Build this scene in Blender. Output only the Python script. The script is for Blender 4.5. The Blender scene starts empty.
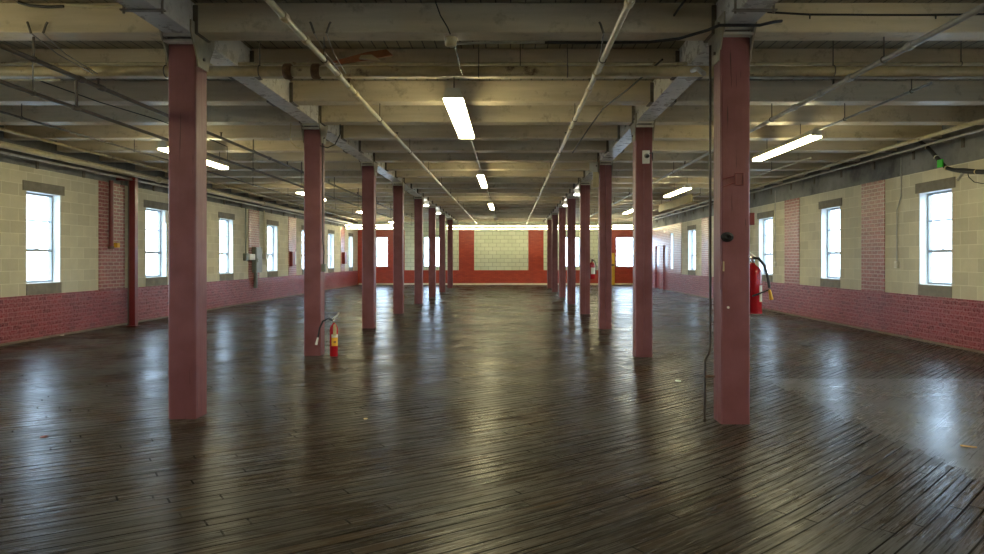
import bpy, math, random
from mathutils import Vector
random.seed(7)
C = bpy.context.scene.collection
S = bpy.context.scene

# ------------------------------------------------------------------ camera, world, exposure
EYE = 1.35
FPX = 740.0
cam_d = bpy.data.cameras.new('camera'); cam = bpy.data.objects.new('camera', cam_d); C.objects.link(cam)
cam.location = (0, 0, EYE); cam.rotation_euler = (math.radians(90), 0, 0)
cam_d.sensor_width = 36; cam_d.lens = FPX / 984 * 36
cam_d.shift_x = -18 / 984; cam_d.shift_y = -18 / 984
cam_d.clip_end = 400
S.camera = cam
S.view_settings.view_transform = 'Standard'; S.view_settings.look = 'None'
S.view_settings.exposure = 1.52; S.view_settings.gamma = 1; S.view_settings.use_curve_mapping = False

SKY_STRENGTH = 8.0
LAMP_STRENGTH = 16.0
w = bpy.data.worlds.new('world'); S.world = w; w.use_nodes = True
wn = w.node_tree; wn.nodes.clear()
_o = wn.nodes.new('ShaderNodeOutputWorld'); _b = wn.nodes.new('ShaderNodeBackground')
_g = wn.nodes.new('ShaderNodeTexCoord'); _s = wn.nodes.new('ShaderNodeSeparateXYZ'); _r = wn.nodes.new('ShaderNodeValToRGB')
_m = wn.nodes.new('ShaderNodeMapRange'); _m.inputs[1].default_value = -1; _m.inputs[2].default_value = 1
wn.links.new(_g.outputs['Generated'], _s.inputs[0]); wn.links.new(_s.outputs[2], _m.inputs[0]); wn.links.new(_m.outputs[0], _r.inputs[0])
_r.color_ramp.elements[0].position = .44; _r.color_ramp.elements[0].color = (.42, .48, .52, 1)
_r.color_ramp.elements[1].position = .53; _r.color_ramp.elements[1].color = (.60, .80, 1.0, 1)
wn.links.new(_r.outputs[0], _b.inputs[0]); _b.inputs[1].default_value = SKY_STRENGTH
wn.links.new(_b.outputs[0], _o.inputs[0])

# ------------------------------------------------------------------ material helpers
class NT:
    def __init__(s, name):
        s.m = bpy.data.materials.new(name); s.m.use_nodes = True; s.t = s.m.node_tree; s.t.nodes.clear()
        s.out = s.t.nodes.new('ShaderNodeOutputMaterial'); s.p = s.t.nodes.new('ShaderNodeBsdfPrincipled')
        s.t.links.new(s.p.outputs[0], s.out.inputs[0])
        s._pos = None
    def n(s, t, **k):
        x = s.t.nodes.new(t)
        for a, b in k.items(): setattr(x, a, b)
        return x
    def set(s, inp, v):
        if hasattr(v, 'is_linked') or isinstance(v, bpy.types.NodeSocket): s.t.links.new(v, inp)
        else: inp.default_value = v
    def pos(s):
        if s._pos is None: s._pos = s.n('ShaderNodeNewGeometry')
        return s._pos.outputs['Position']
    def math(s, op, a, b=0.0, c=0.0):
        x = s.n('ShaderNodeMath', operation=op); s.set(x.inputs[0], a); s.set(x.inputs[1], b); s.set(x.inputs[2], c); return x.outputs[0]
    def mix(s, f, a, b, mode='MIX'):
        x = s.n('ShaderNodeMixRGB', blend_type=mode); s.set(x.inputs[0], f); s.set(x.inputs[1], a); s.set(x.inputs[2], b); return x.outputs[0]
    def mapping(s, vec, scale=(1, 1, 1), rot=(0, 0, 0), loc=(0, 0, 0)):
        x = s.n('ShaderNodeMapping'); s.set(x.inputs[0], vec); x.inputs[1].default_value = loc; x.inputs[2].default_value = rot; x.inputs[3].default_value = scale; return x.outputs[0]
    def noise(s, vec, scale=5, detail=4, rough=.55, dist=0):
        x = s.n('ShaderNodeTexNoise'); s.set(x.inputs['Vector'], vec); x.inputs['Scale'].default_value = scale
        x.inputs['Detail'].default_value = detail; x.inputs['Roughness'].default_value = rough; x.inputs['Distortion'].default_value = dist
        return x.outputs[0]
    def ramp(s, f, stops):
        x = s.n('ShaderNodeValToRGB'); s.set(x.inputs[0], f); e = x.color_ramp.elements
        while len(e) < len(stops): e.new(.5)
        for k, (p_, c) in enumerate(stops):
            e[k].position = p_; e[k].color = (c if len(c) == 4 else (*c, 1)) if hasattr(c, '__len__') else (c, c, c, 1)
        return x.outputs[0]
    def bump(s, h, strength=.3, dist=.01):
        x = s.n('ShaderNodeBump'); s.set(x.inputs['Height'], h); x.inputs['Strength'].default_value = strength; x.inputs['Distance'].default_value = dist
        s.t.links.new(x.outputs[0], s.p.inputs['Normal'])
    def base(s, c, rough=.6, metal=0.0, spec=.5):
        s.set(s.p.inputs['Base Color'], c if not isinstance(c, tuple) else (*c[:3], 1)); s.set(s.p.inputs['Roughness'], rough)
        s.p.inputs['Metallic'].default_value = metal; s.p.inputs['Specular IOR Level'].default_value = spec

def c4(c): return (c[0], c[1], c[2], 1)

def paint(name, col, rough=.5, var=.25, metal=0, scale=6, bump=.15, spec=.5, dirt=None, dirt_lo=.55, dirt_hi=.75):
    t = NT(name); p = t.pos()
    n = t.noise(p, scale, 5)
    dark = tuple(x * (1 - var) for x in col); lite = tuple(min(1, x * (1 + var)) for x in col)
    c = t.mix(t.ramp(n, [(.3, 0.0), (.7, 1.0)]), c4(dark), c4(lite))
    if dirt:
        n2 = t.noise(p, scale * .5, 6, .65)
        c = t.mix(t.ramp(n2, [(dirt_lo, 0.0), (dirt_hi, 1.0)]), c, c4(dirt))
    t.base(c, rough, metal, spec); t.bump(t.noise(p, scale * 9, 3), bump, .004)
    return t.m

def emis(name, col, strength):
    t = NT(name); t.base((.8, .8, .8), .4)
    t.p.inputs['Emission Color'].default_value = c4(col); t.p.inputs['Emission Strength'].default_value = strength
    return t.m

def wallcoord(t):
    """(along the wall, height, 0) from the world position, choosing the axis by the face's direction"""
    g = t.n('ShaderNodeNewGeometry'); sp = t.n('ShaderNodeSeparateXYZ'); t.t.links.new(t.pos(), sp.inputs[0])
    sn = t.n('ShaderNodeSeparateXYZ'); t.t.links.new(g.outputs['True Normal'], sn.inputs[0])
    isy = t.math('GREATER_THAN', t.math('ABSOLUTE', sn.outputs[1]), .5)
    mx = t.n('ShaderNodeMix'); t.set(mx.inputs[0], isy); t.set(mx.inputs[2], sp.outputs[1]); t.set(mx.inputs[3], sp.outputs[0])
    cb = t.n('ShaderNodeCombineXYZ'); t.set(cb.inputs[0], mx.outputs[0]); t.set(cb.inputs[1], sp.outputs[2])
    return cb.outputs[0]

def brick(name, c1, c2, mortar, bw=.215, rh=.072, ms=.006, rough=.4, bump=.6, noise_amt=.35, flake=None, loc=(0, 0, 0), var_rough=.15, mscale=1.):
    t = NT(name); v = wallcoord(t)
    x = t.n('ShaderNodeTexBrick'); vv = t.mapping(v, loc=loc)
    dn = t.n('ShaderNodeTexNoise'); t.set(dn.inputs['Vector'], v); dn.inputs['Scale'].default_value = 9
    wob = t.mix(.006 / max(rh, .05) * .15, vv, dn.outputs[1], 'ADD')
    t.set(x.inputs['Vector'], wob)
    x.inputs['Color1'].default_value = c4(c1); x.inputs['Color2'].default_value = c4(c2); x.inputs['Mortar'].default_value = c4(mortar)
    x.inputs['Scale'].default_value = 1; x.inputs['Mortar Size'].default_value = ms; x.inputs['Mortar Smooth'].default_value = .3
    x.inputs['Brick Width'].default_value = bw; x.inputs['Row Height'].default_value = rh; x.inputs['Bias'].default_value = 0
    n = t.noise(v, 3.0, 6, .65); n2 = t.noise(v, 28, 4, .6)
    c = t.mix(t.ramp(n, [(.3, 0.0), (.75, noise_amt)]), x.outputs[0], c4(tuple(q * .45 for q in c1)), 'MIX')
    if flake: c = t.mix(t.ramp(n2, [(.54, 0.0), (.66, .75)]), c, c4(flake))
    t.base(c, t.ramp(n2, [(.3, rough - var_rough), (.7, rough + var_rough)]))
    h = t.math('SUBTRACT', t.math('MULTIPLY', n2, .35), t.math('MULTIPLY', x.outputs[1], mscale))
    t.bump(h, bump, .008)
    return t.m

M = {}
M['brick_red'] = brick('painted_red_brick', (.18, .020, .028), (.33, .050, .060), (.40, .13, .14), ms=.009, flake=(.34, .09, .10), rough=.32, noise_amt=.45, bump=.9)
M['brick_pier'] = brick('worn_red_brick', (.22, .035, .035), (.36, .08, .07), (.54, .38, .31), ms=.010, flake=(.52, .34, .28), rough=.40, noise_amt=.35)
M['brick_back'] = brick('glossy_red_brick', (.33, .035, .018), (.42, .055, .026), (.24, .03, .02), rough=.42, noise_amt=.3)
M['cmu'] = brick('block_infill', (.52, .475, .34), (.64, .59, .43), (.73, .69, .53), bw=.406, rh=.203, ms=.006, rough=.7, bump=.25, noise_amt=.25, loc=(0, .06, 0))
M['cmu_back'] = brick('painted_block_infill', (.56, .61, .47), (.64, .68, .54), (.30, .32, .24), bw=.406, rh=.203, ms=.010, rough=.55, bump=.3, noise_amt=.12, loc=(.1, .05, 0))
M['lintel'] = paint('grey_lintel_concrete', (.20, .18, .14), .8, .2, scale=8)
M['band'] = paint('rough_concrete_band', (.20, .20, .19), .75, .35, scale=2.5, bump=.5, dirt=(.07, .07, .075), dirt_lo=.48, dirt_hi=.66)
M['sash'] = paint('grey_window_frame', (.30, .33, .35), .4, .1)
M['reveal'] = paint('white_reveal', (.75, .76, .72), .6, .06)
M['white'] = paint('white_enamel', (.72, .70, .62), .35, .06)
M['joist'] = None
# timber painted cream, yellowed and dirty
def beam_mat(name, base, dirty, rough=.42):
    t = NT(name); p = t.pos()
    n = t.noise(t.mapping(p, (.6, 3, 6)), 1.5, 6, .6)
    n2 = t.noise(p, 5, 6, .7)
    c = t.mix(t.ramp(n, [(.35, 0.0), (.7, 1.0)]), c4(base), c4(tuple(q * .78 for q in base)))
    c = t.mix(t.ramp(n2, [(.56, 0.0), (.78, .8)]), c, c4(dirty))
    t.base(c, t.ramp(n2, [(.3, rough - .1), (.7, rough + .12)])); t.bump(t.noise(p, 40, 3), .2, .004)
    return t.m
M['joist'] = beam_mat('yellowed_joist_paint', (.64, .54, .37), (.17, .13, .085))
M['girder'] = beam_mat('greyish_girder_paint', (.56, .53, .47), (.16, .14, .12), .30)
def deck_mat():
    t = NT('ceiling_planks'); p = t.pos(); sp = t.n('ShaderNodeSeparateXYZ'); t.t.links.new(p, sp.inputs[0])
    fr = t.math('FRACT', t.math('DIVIDE', sp.outputs[0], .125)); gap = t.math('LESS_THAN', fr, .09)
    n = t.noise(p, 4, 5)
    c = t.mix(t.ramp(n, [(.3, 0.0), (.7, 1.0)]), (.20, .17, .11, 1), (.30, .26, .17, 1)); c = t.mix(gap, c, (.03, .02, .015, 1))
    t.base(c, .6); t.bump(t.math('MULTIPLY', gap, -1.), .5, .01); return t.m
M['deck'] = deck_mat()
def post_mat():
    t = NT('red_post_paint'); p = t.pos()
    g = t.noise(t.mapping(p, (14, 14, 1.2)), 2.5, 6, .6); n = t.noise(p, 3.5, 5)
    c = t.mix(t.ramp(n, [(.3, 0.0), (.7, 1.0)]), (.17, .048, .049, 1), (.235, .084, .088, 1))
    cr = t.ramp(t.noise(t.mapping(p, (22, 22, 1.0)), 2.2, 3, .5), [(.27, .8), (.30, 0.0)])
    c = t.mix(cr, c, (.05, .012, .012, 1))
    ch = t.ramp(t.noise(p, 26, 3, .6), [(.74, 0.0), (.78, .7)])
    c = t.mix(ch, c, (.40, .27, .24, 1))
    t.base(c, t.ramp(g, [(.3, .34), (.7, .55)])); t.bump(g, .35, .006); return t.m
M['post'] = post_mat()
M['steel'] = paint('dark_painted_steel', (.20, .17, .13), .5, .3, scale=12)
M['bracket'] = paint('cream_painted_steel', (.33, .29, .20), .45, .25, scale=10, dirt=(.10, .07, .045))
M['hanger'] = paint('dark_joist_hanger', (.13, .11, .085), .6, .3, scale=14)
M['pipe_cream'] = paint('cream_pipe_paint', (.50, .44, .28), .32, .15, scale=14, dirt=(.22, .13, .06), dirt_lo=.6, dirt_hi=.7)
M['pipe_tan'] = paint('tan_pipe_paint', (.52, .42, .23), .35, .2, scale=8, dirt=(.13, .07, .035), dirt_lo=.58, dirt_hi=.68)
M['pipe_grey'] = paint('galvanised_pipe', (.38, .37, .33), .32, .15, metal=.5, scale=12)
M['pipe_dark'] = paint('dark_pipe', (.075, .058, .042), .4, .3, scale=12)
M['pipe_red'] = paint('dark_red_pipe', (.17, .025, .025), .4, .2)
M['rust'] = paint('rusty_fitting', (.17, .095, .05), .6, .4, scale=20)
M['black'] = paint('black_rubber', (.012, .012, .012), .5, .2)
M['housing'] = paint('lamp_housing', (.62, .58, .44), .4, .08)
M['tube'] = emis('lit_diffuser', (1.0, .90, .52), LAMP_STRENGTH)
M['glare_glow'] = emis('girder_glare_glow', (1.0, .97, .85), 5.0)  # glow that stands in for glare on the girder undersides
M['ext_red'] = paint('extinguisher_red', (.42, .012, .018), .22, .08)
M['yellow'] = paint('yellow_label', (.80, .42, .02), .45, .08)
M['cream_label'] = paint('cream_label', (.72, .66, .50), .5, .05)
M['brown_tag'] = paint('tan_tag', (.62, .48, .25), .6, .1)
M['chrome'] = paint('bright_metal', (.70, .70, .66), .25, .05, metal=.8)
M['box_grey'] = paint('grey_green_enamel', (.20, .22, .19), .4, .12)
M['box_red'] = paint('dark_red_enamel', (.22, .03, .025), .45, .15)
M['door_red'] = paint('dark_red_door_paint', (.17, .022, .025), .3, .12)
M['yellow_paint'] = paint('yellow_paint', (.62, .38, .03), .45, .15)
M['tan_wood'] = paint('tan_board', (.45, .34, .14), .6, .2, scale=5, dirt=(.5, .22, .04), dirt_lo=.6, dirt_hi=.68)
M['orange_wood'] = paint('orange_board', (.33, .12, .045), .6, .3, scale=12)
M['green'] = paint('bright_green_tag', (.03, .55, .03), .5, .05)
M['trim_tan'] = paint('tan_trim', (.17, .13, .085), .6, .25, scale=6)
M['trim_cream'] = paint('cream_trim', (.62, .58, .46), .5, .12)
M['leaf'] = paint('shrub_leaves', (.03, .07, .02), .7, .4)
M['paper'] = paint('pale_paper', (.55, .58, .42), .7, .1)
M['leaf_dry'] = paint('dry_leaf', (.22, .05, .03), .7, .2)
M['stick'] = paint('yellow_stick', (.60, .35, .12), .5, .1)
M['ground'] = paint('pale_gravel', (.40, .40, .38), .9, .2, scale=1)
def glass():
    t = NT('window_glass'); t.t.nodes.remove(t.p)
    tr = t.n('ShaderNodeBsdfTransparent'); tr.inputs[0].default_value = (.95, .97, 1, 1)
    gl = t.n('ShaderNodeBsdfGlossy'); gl.inputs['Roughness'].default_value = .05
    fr = t.n('ShaderNodeFresnel'); fr.inputs[0].default_value = 1.45
    mx = t.n('ShaderNodeMixShader'); t.set(mx.inputs[0], t.math('MULTIPLY', fr.outputs[0], .6)); t.t.links.new(tr.outputs[0], mx.inputs[1]); t.t.links.new(gl.outputs[0], mx.inputs[2])
    t.t.links.new(mx.outputs[0], t.out.inputs[0]); return t.m
M['glass'] = glass()
def floor_mat():
    t = NT('worn_floor_boards'); p = t.pos()
    # the boards run diagonally across the room, swinging a little steeper towards the right
    ps = t.n('ShaderNodeSeparateXYZ'); t.t.links.new(p, ps.inputs[0]); px_ = ps.outputs[0]
    sq = t.math('SQRT', t.math('ADD', t.math('POWER', t.math('ABSOLUTE', t.math('SUBTRACT', px_, 1.0)), 2.0), 2.25))
    fx = t.math('ADD', t.math('MULTIPLY', px_, .88), t.math('MULTIPLY', sq, .27))
    cbn = t.n('ShaderNodeCombineXYZ'); t.set(cbn.inputs[0], t.math('ADD', t.math('MULTIPLY', px_, .85), t.math('MULTIPLY', ps.outputs[1], .55)))
    t.set(cbn.inputs[1], t.math('MULTIPLY', t.math('SUBTRACT', ps.outputs[1], fx), .79)); r = cbn.outputs[0]
    x = t.n('ShaderNodeTexBrick'); wob = t.n('ShaderNodeTexNoise'); t.set(wob.inputs['Vector'], p); wob.inputs['Scale'].default_value = .8
    rs = t.n('ShaderNodeSeparateXYZ'); t.t.links.new(r, rs.inputs[0])
    acr = t.math('ADD', rs.outputs[1], t.math('MULTIPLY', wob.outputs[0], .02))
    rowrnd = t.n('ShaderNodeTexWhiteNoise', noise_dimensions='1D'); t.set(rowrnd.inputs['W'], t.math('FLOOR', t.math('DIVIDE', acr, .092)))
    bv = t.n('ShaderNodeCombineXYZ'); t.set(bv.inputs[0], t.math('ADD', rs.outputs[0], t.math('MULTIPLY', rowrnd.outputs[0], 7.0))); t.set(bv.inputs[1], acr)
    t.set(x.inputs['Vector'], bv.outputs[0]); x.offset = 0.0
    x.inputs['Color1'].default_value = (0, 0, 0, 1); x.inputs['Color2'].default_value = (1, 1, 1, 1); x.inputs['Mortar'].default_value = (.5, .5, .5, 1)
    x.inputs['Scale'].default_value = 1; x.inputs['Mortar Size'].default_value = .007; x.inputs['Mortar Smooth'].default_value = .3
    x.inputs['Brick Width'].default_value = 2.3; x.inputs['Row Height'].default_value = .092; x.inputs['Bias'].default_value = 0
    grain = t.noise(t.mapping(r, (1.4, 30, 1)), 1.6, 7, .65)
    blot = t.noise(p, .9, 6, .6); streak = t.noise(t.mapping(r, (.8, 9, 1)), 1.3, 5, .6)
    gapw = t.ramp(t.noise(t.mapping(r, (.5, 11, 1)), 1.0, 3), [(.36, .35), (.56, 1.0)])
    c = t.mix(x.outputs[0], (.022, .017, .013, 1), (.064, .045, .031, 1))
    c = t.mix(t.ramp(grain, [(.35, 0.0), (.7, .7)]), c, (.020, .017, .014, 1))
    c = t.mix(t.ramp(blot, [(.40, 0.0), (.7, .55)]), c, (.075, .078, .072, 1))
    worn = t.ramp(streak, [(.63, 0.0), (.72, .8)])
    c = t.mix(worn, c, (.105, .060, .030, 1))
    gap0 = t.math('MULTIPLY', x.outputs[1], gapw)
    gap = gap0
    c = t.mix(gap, c, (.006, .005, .004, 1))
    # smooth sheet-like area laid in the right foreground
    sp = t.n('ShaderNodeSeparateXYZ'); t.t.links.new(p, sp.inputs[0])
    stp = t.n('ShaderNodeTexWhiteNoise', noise_dimensions='1D')
    t.set(stp.inputs['W'], t.math('FLOOR', t.math('DIVIDE', acr, .092)))
    edge = t.math('ADD', 2.83, t.math('MULTIPLY', stp.outputs[0], .10))
    mask = t.math('MULTIPLY', t.math('GREATER_THAN', sp.outputs[0], edge), t.math('LESS_THAN', sp.outputs[1], 8.35))
    pc = t.mix(t.ramp(t.noise(p, 7, 7, .7), [(.35, 0.0), (.65, 1.0)]), (.060, .060, .064, 1), (.12, .118, .118, 1))
    c = t.mix(mask, c, pc)
    inv = t.math('SUBTRACT', 1.0, mask)
    gap = t.math('MULTIPLY', gap, inv); worn = t.math('MULTIPLY', worn, inv)
    rr = t.math('ADD', t.ramp(grain, [(.3, .17), (.7, .30)]), t.math('MULTIPLY', t.ramp(blot, [(.35, 0.0), (.7, 1.0)]), .10))
    rr = t.math('ADD', rr, t.math('MULTIPLY', worn, .25))
    t.base(c, rr, 0, .15)
    # the varnish survives only in streaks; elsewhere the wood is bare and dull
    gl = t.ramp(t.noise(t.mapping(r, (1.0, 20, 1)), 1.9, 7, .72), [(.38, .28), (.60, 1.0)])
    gl = t.math('MULTIPLY', gl, t.ramp(t.noise(p, 1.3, 5, .6), [(.30, .75), (.65, 1.0)]))
    gl = t.math('MULTIPLY', gl, t.math('SUBTRACT', 1.0, t.math('MAXIMUM', gap, t.math('MULTIPLY', worn, .8))))
    gl = t.math('MAXIMUM', gl, t.math('MULTIPLY', mask, .7))
    df = t.n('ShaderNodeBsdfDiffuse'); t.set(df.inputs[0], c)
    ms = t.n('ShaderNodeMixShader'); t.set(ms.inputs[0], gl); t.t.links.new(df.outputs[0], ms.inputs[1]); t.t.links.new(t.p.outputs[0], ms.inputs[2])
    t.t.links.new(ms.outputs[0], t.out.inputs[0])
    h = t.math('ADD', t.math('MULTIPLY', grain, .35), t.math('MULTIPLY', x.outputs[0], .8))
    h = t.math('ADD', h, t.math('MULTIPLY', streak, .5))
    h = t.math('SUBTRACT', h, t.math('MULTIPLY', gap, 1.6))
    inv = t.math('SUBTRACT', 1.0, mask)
    h = t.math('ADD', t.math('MULTIPLY', h, inv), t.math('MULTIPLY', t.math('MULTIPLY', t.noise(p, 22, 5, .6), .5), mask))
    t.bump(h, .55, .005)
    return t.m
M['floor'] = floor_mat()

# ------------------------------------------------------------------ mesh helpers
class MB:
    def __init__(s): s.v = []; s.f = []; s.mi = []; s.mats = []; s.sm = []
    def _m(s, mat):
        if mat is None: mat = s.mats[0] if s.mats else None
        if mat not in s.mats: s.mats.append(mat)
        return s.mats.index(mat)
    def add(s, verts, faces, mat=None, smooth=False):
        b = len(s.v); k = s._m(mat); s.v += [tuple(q) for q in verts]
        for f in faces: s.f.append(tuple(b + i for i in f)); s.mi.append(k); s.sm.append(smooth)
        return s
    def box(s, x0, x1, y0, y1, z0, z1, mat=None, skip=''):
        v = [(x0, y0, z0), (x1, y0, z0), (x1, y1, z0), (x0, y1, z0), (x0, y0, z1), (x1, y0, z1), (x1, y1, z1), (x0, y1, z1)]
        return s.add(v, [(0, 3, 2, 1), (4, 5, 6, 7), (0, 1, 5, 4), (1, 2, 6, 5), (2, 3, 7, 6), (3, 0, 4, 7)], mat)
    def prism(s, poly, a0, a1, axis='z', mat=None):
        """poly: list of 2-d points; extruded along axis from a0 to a1 (x: (y,z) y: (x,z) z: (x,y))"""
        def P(q, a): return (a, q[0], q[1]) if axis == 'x' else ((q[0], a, q[1]) if axis == 'y' else (q[0], q[1], a))
        n = len(poly); v = [P(q, a0) for q in poly] + [P(q, a1) for q in poly]
        ar = sum(poly[i][0] * poly[(i + 1) % n][1] - poly[(i + 1) % n][0] * poly[i][1] for i in range(n))
        flip = (ar < 0) != (axis == 'y')
        f = [tuple(range(n))[::-1], tuple(range(n, 2 * n))] + [(i, (i + 1) % n, n + (i + 1) % n, n + i) for i in range(n)]
        if flip: f = [q[::-1] for q in f]
        return s.add(v, f, mat)
    def tube(s, pts, r, mat=None, seg=10, caps=True):
        pts = [Vector(p) for p in pts]; n = len(pts); rs = r if hasattr(r, '__len__') else [r] * n
        v = []; f = []; up = None
        for i, p in enumerate(pts):
            d = (pts[min(i + 1, n - 1)] - pts[max(i - 1, 0)]).normalized()
            if up is None: up = Vector((0, 0, 1)) if abs(d.z) < .9 else Vector((1, 0, 0))
            a = d.cross(up).normalized(); b = a.cross(d).normalized(); up = b
            for k in range(seg):
                t = 2 * math.pi * k / seg; v.append(p + (a * math.cos(t) + b * math.sin(t)) * rs[i])
        for i in range(n - 1):
            for k in range(seg): f.append((i * seg + k, (i + 1) * seg + k, (i + 1) * seg + (k + 1) % seg, i * seg + (k + 1) % seg))
        s.add(v, f, mat, True)
        if caps:
            s.add(v[:seg], [tuple(range(seg))], mat); s.add(v[-seg:], [tuple(range(seg))[::-1]], mat)
        return s
    def lathe(s, c, prof, mat=None, seg=20):
        v = []; f = []
        for r, z in prof:
            for k in range(seg):
                t = 2 * math.pi * k / seg; v.append((c[0] + r * math.cos(t), c[1] + r * math.sin(t), c[2] + z))
        for i in range(len(prof) - 1):
            for k in range(seg): f.append((i * seg + k, i * seg + (k + 1) % seg, (i + 1) * seg + (k + 1) % seg, (i + 1) * seg + k))
        s.add(v, f, mat, True); s.add(v[:seg], [tuple(range(seg))[::-1]], mat); s.add(v[-seg:], [tuple(range(seg))], mat)
        return s
    def build(s, name, parent=None, origin=None, bevel=0):
        if origin is None:
            xs, ys, zs = zip(*s.v)
            origin = Vector(((min(xs) + max(xs)) / 2, (min(ys) + max(ys)) / 2, min(zs)))
        origin = Vector(origin)
        me = bpy.data.meshes.new(name); me.from_pydata([tuple(Vector(v) - origin) for v in s.v], [], s.f); me.update()
        for m in s.mats: me.materials.append(m)
        for i, p in enumerate(me.polygons): p.material_index = s.mi[i]; p.use_smooth = s.sm[i]
        o = bpy.data.objects.new(name, me); C.objects.link(o)
        if parent is not None:
            o.parent = parent; w0 = Vector((0, 0, 0)); q = parent
            while q: w0 += q.location; q = q.parent
            o.location = origin - w0
        else: o.location = origin
        if bevel:
            b = o.modifiers.new('bevel', 'BEVEL'); b.width = bevel; b.segments = 2; b.limit_method = 'ANGLE'; b.angle_limit = .9
        return o

def tag(o, label, cat, group=None, kind=None):
    if label: o['label'] = label
    if cat: o['category'] = cat
    if group: o['group'] = group
    if kind: o['kind'] = kind
    return o
def thing(name, loc, label, cat, group=None):
    o = bpy.data.objects.new(name, None); C.objects.link(o); o.location = loc; o.empty_display_size = .1
    return tag(o, label, cat, group)
def dup(root, loc, label=None):
    r = root.copy(); C.objects.link(r); r.location = loc
    if label: r['label'] = label
    for ch in root.children:
        c = ch.copy(); C.objects.link(c); c.parent = r
        for g in ch.children:
            d = g.copy(); C.objects.link(d); d.parent = c
    return r
def struct(o): o['kind'] = 'structure'; return o
ORD = ['first', 'second', 'third', 'fourth', 'fifth', 'sixth', 'seventh', 'eighth', 'ninth', 'tenth', 'eleventh', 'twelfth']

# ------------------------------------------------------------------ dimensions
XL, XR = -7.94, 6.78
YB, YF = 38.6, -5.0           # far wall, wall behind the viewer
DECK = 3.50
WAIN = .75                    # top of the brick wainscot
TL, TR = 2.87, 2.79           # top of the block infill
WT = .22
PX_L, PX_R = -2.765, 1.842
JB = 3.245                    # joist underside
GB = 3.230                    # girder underside
PW = .235

# ------------------------------------------------------------------ room shell
fl = MB(); fl.box(XL - WT, XR + WT, YF - WT, YB + WT, -.12, 0, M['floor']); struct(fl.build('floor', origin=(0, 0, 0)))
cl = MB(); cl.box(XL - WT, XR + WT, YF - WT, YB + WT, DECK, DECK + .12, M['deck']); struct(cl.build('ceiling'))
gd = MB(); gd.box(-90, 90, -70, 130, -1.3, -1.15, M['ground']); struct(gd.build('ground'))

def rects_wall(mb, s0, s1, z0, z1, holes, put):
    """fill s0..s1 x z0..z1 with rectangles around the holes"""
    hs = sorted([h for h in holes if h[1] > s0 and h[0] < s1])
    cur = s0
    for a, b, c, d in hs:
        a_, b_ = max(a, s0), min(b, s1)
        if a_ > cur: put(cur, a_, z0, z1)
        if c > z0: put(a_, b_, z0, min(c, z1))
        if d < z1: put(a_, b_, max(d, z0), z1)
        cur = b_
    if cur < s1: put(cur, s1, z0, z1)

WIN_L = [(-3.9, -2.95), (.1, 1.05), (4.1, 5.05), (8.12, 9.06), (12.17, 13.09), (16.16, 17.14), (20.27, 21.25), (24.27, 25.3), (28.3, 29.3), (32.4, 33.4), (36.5, 37.4)]
PIER_L = [(-1.9, -1.), (2.1, 3.), (6.15, 7.05), (10.2, 11.15), (14.30, 15.26), (18.4, 19.35), (22.5, 23.45), (26.55, 27.5), (30.6, 31.5), (34.75, 35.6)]
WIN_R = [(-3.9, -2.95), (-.1, .82), (3.6, 4.52), (7.45, 8.37), (11.38, 12.28), (15.23, 16.16), (19.15, 20.2), (23.2, 24.2), (27.1, 28.2), (30.7, 31.3)]
PIER_R = [(-2.2, -1.3), (1.7, 2.6), (5.6, 6.5), (9.5, 10.35), (13.40, 14.28), (17.36, 18.28), (21.4, 22.3), (25.3, 26.2), (29.3, 38.6)]
ZL = (.94, 2.475); ZR = (.93, 2.44)
DOORS_R = [(31.85, 32.75), (33.6, 34.5)]

def side_wall(name, x, sgn, wins, piers, zw, top, doors=()):
    mb = MB()
    xa, xb = (x - WT, x) if sgn < 0 else (x, x + WT)
    rc = .012                              # block infill sits a finger back from the brick
    ca, cb = (xa, x - rc) if sgn < 0 else (x + rc, xb)
    holes = [(a, b, zw[0], zw[1]) for a, b in wins] + [(a, b, 0, 1.95) for a, b in doors]
    def pb(m, lo, hi): return lambda s0, s1, z0, z1: mb.box(lo, hi, s0, s1, z0, z1, m)
    rects_wall(mb, YF - WT, YB + WT, 0, WAIN, holes, pb(M['brick_red'], xa, xb))
    cur = YF - WT; spans = []
    for a, b in sorted(piers): spans.append((cur, a)); cur = b
    if cur < YB: spans.append((cur, YB + WT))
    for a, b in spans: rects_wall(mb, a, b, WAIN, top, holes, pb(M['cmu'], ca, cb))
    for a, b in piers: rects_wall(mb, a, min(b, YB + WT), WAIN, top, holes, pb(M['brick_pier'], xa, xb))
    mb.box(xa, xb, YF - WT, YB + WT, top, DECK, M['band'])
    # proud lintels and sills of grey concrete
    for a, b in wins:
        if a > 30 and sgn > 0: continue
        q = .002
        l0, l1 = (x - rc - .05, x + q) if sgn < 0 else (x - q, x + rc + .05)
        mb.box(l0, l1, a - .1, b + .1, zw[1] + .001, zw[1] + .165, M['lintel'])
        mb.box(l0, l1, a - .01, b + .01, WAIN + .002, zw[0] - .001, M['lintel'])
    return struct(mb.build(name, origin=(x, 0, 0)))
side_wall('wall_left', XL, -1, WIN_L, PIER_L, ZL, TL)
side_wall('wall_right', XR, 1, WIN_R, PIER_R, ZR, TR, DOORS_R)

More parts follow.
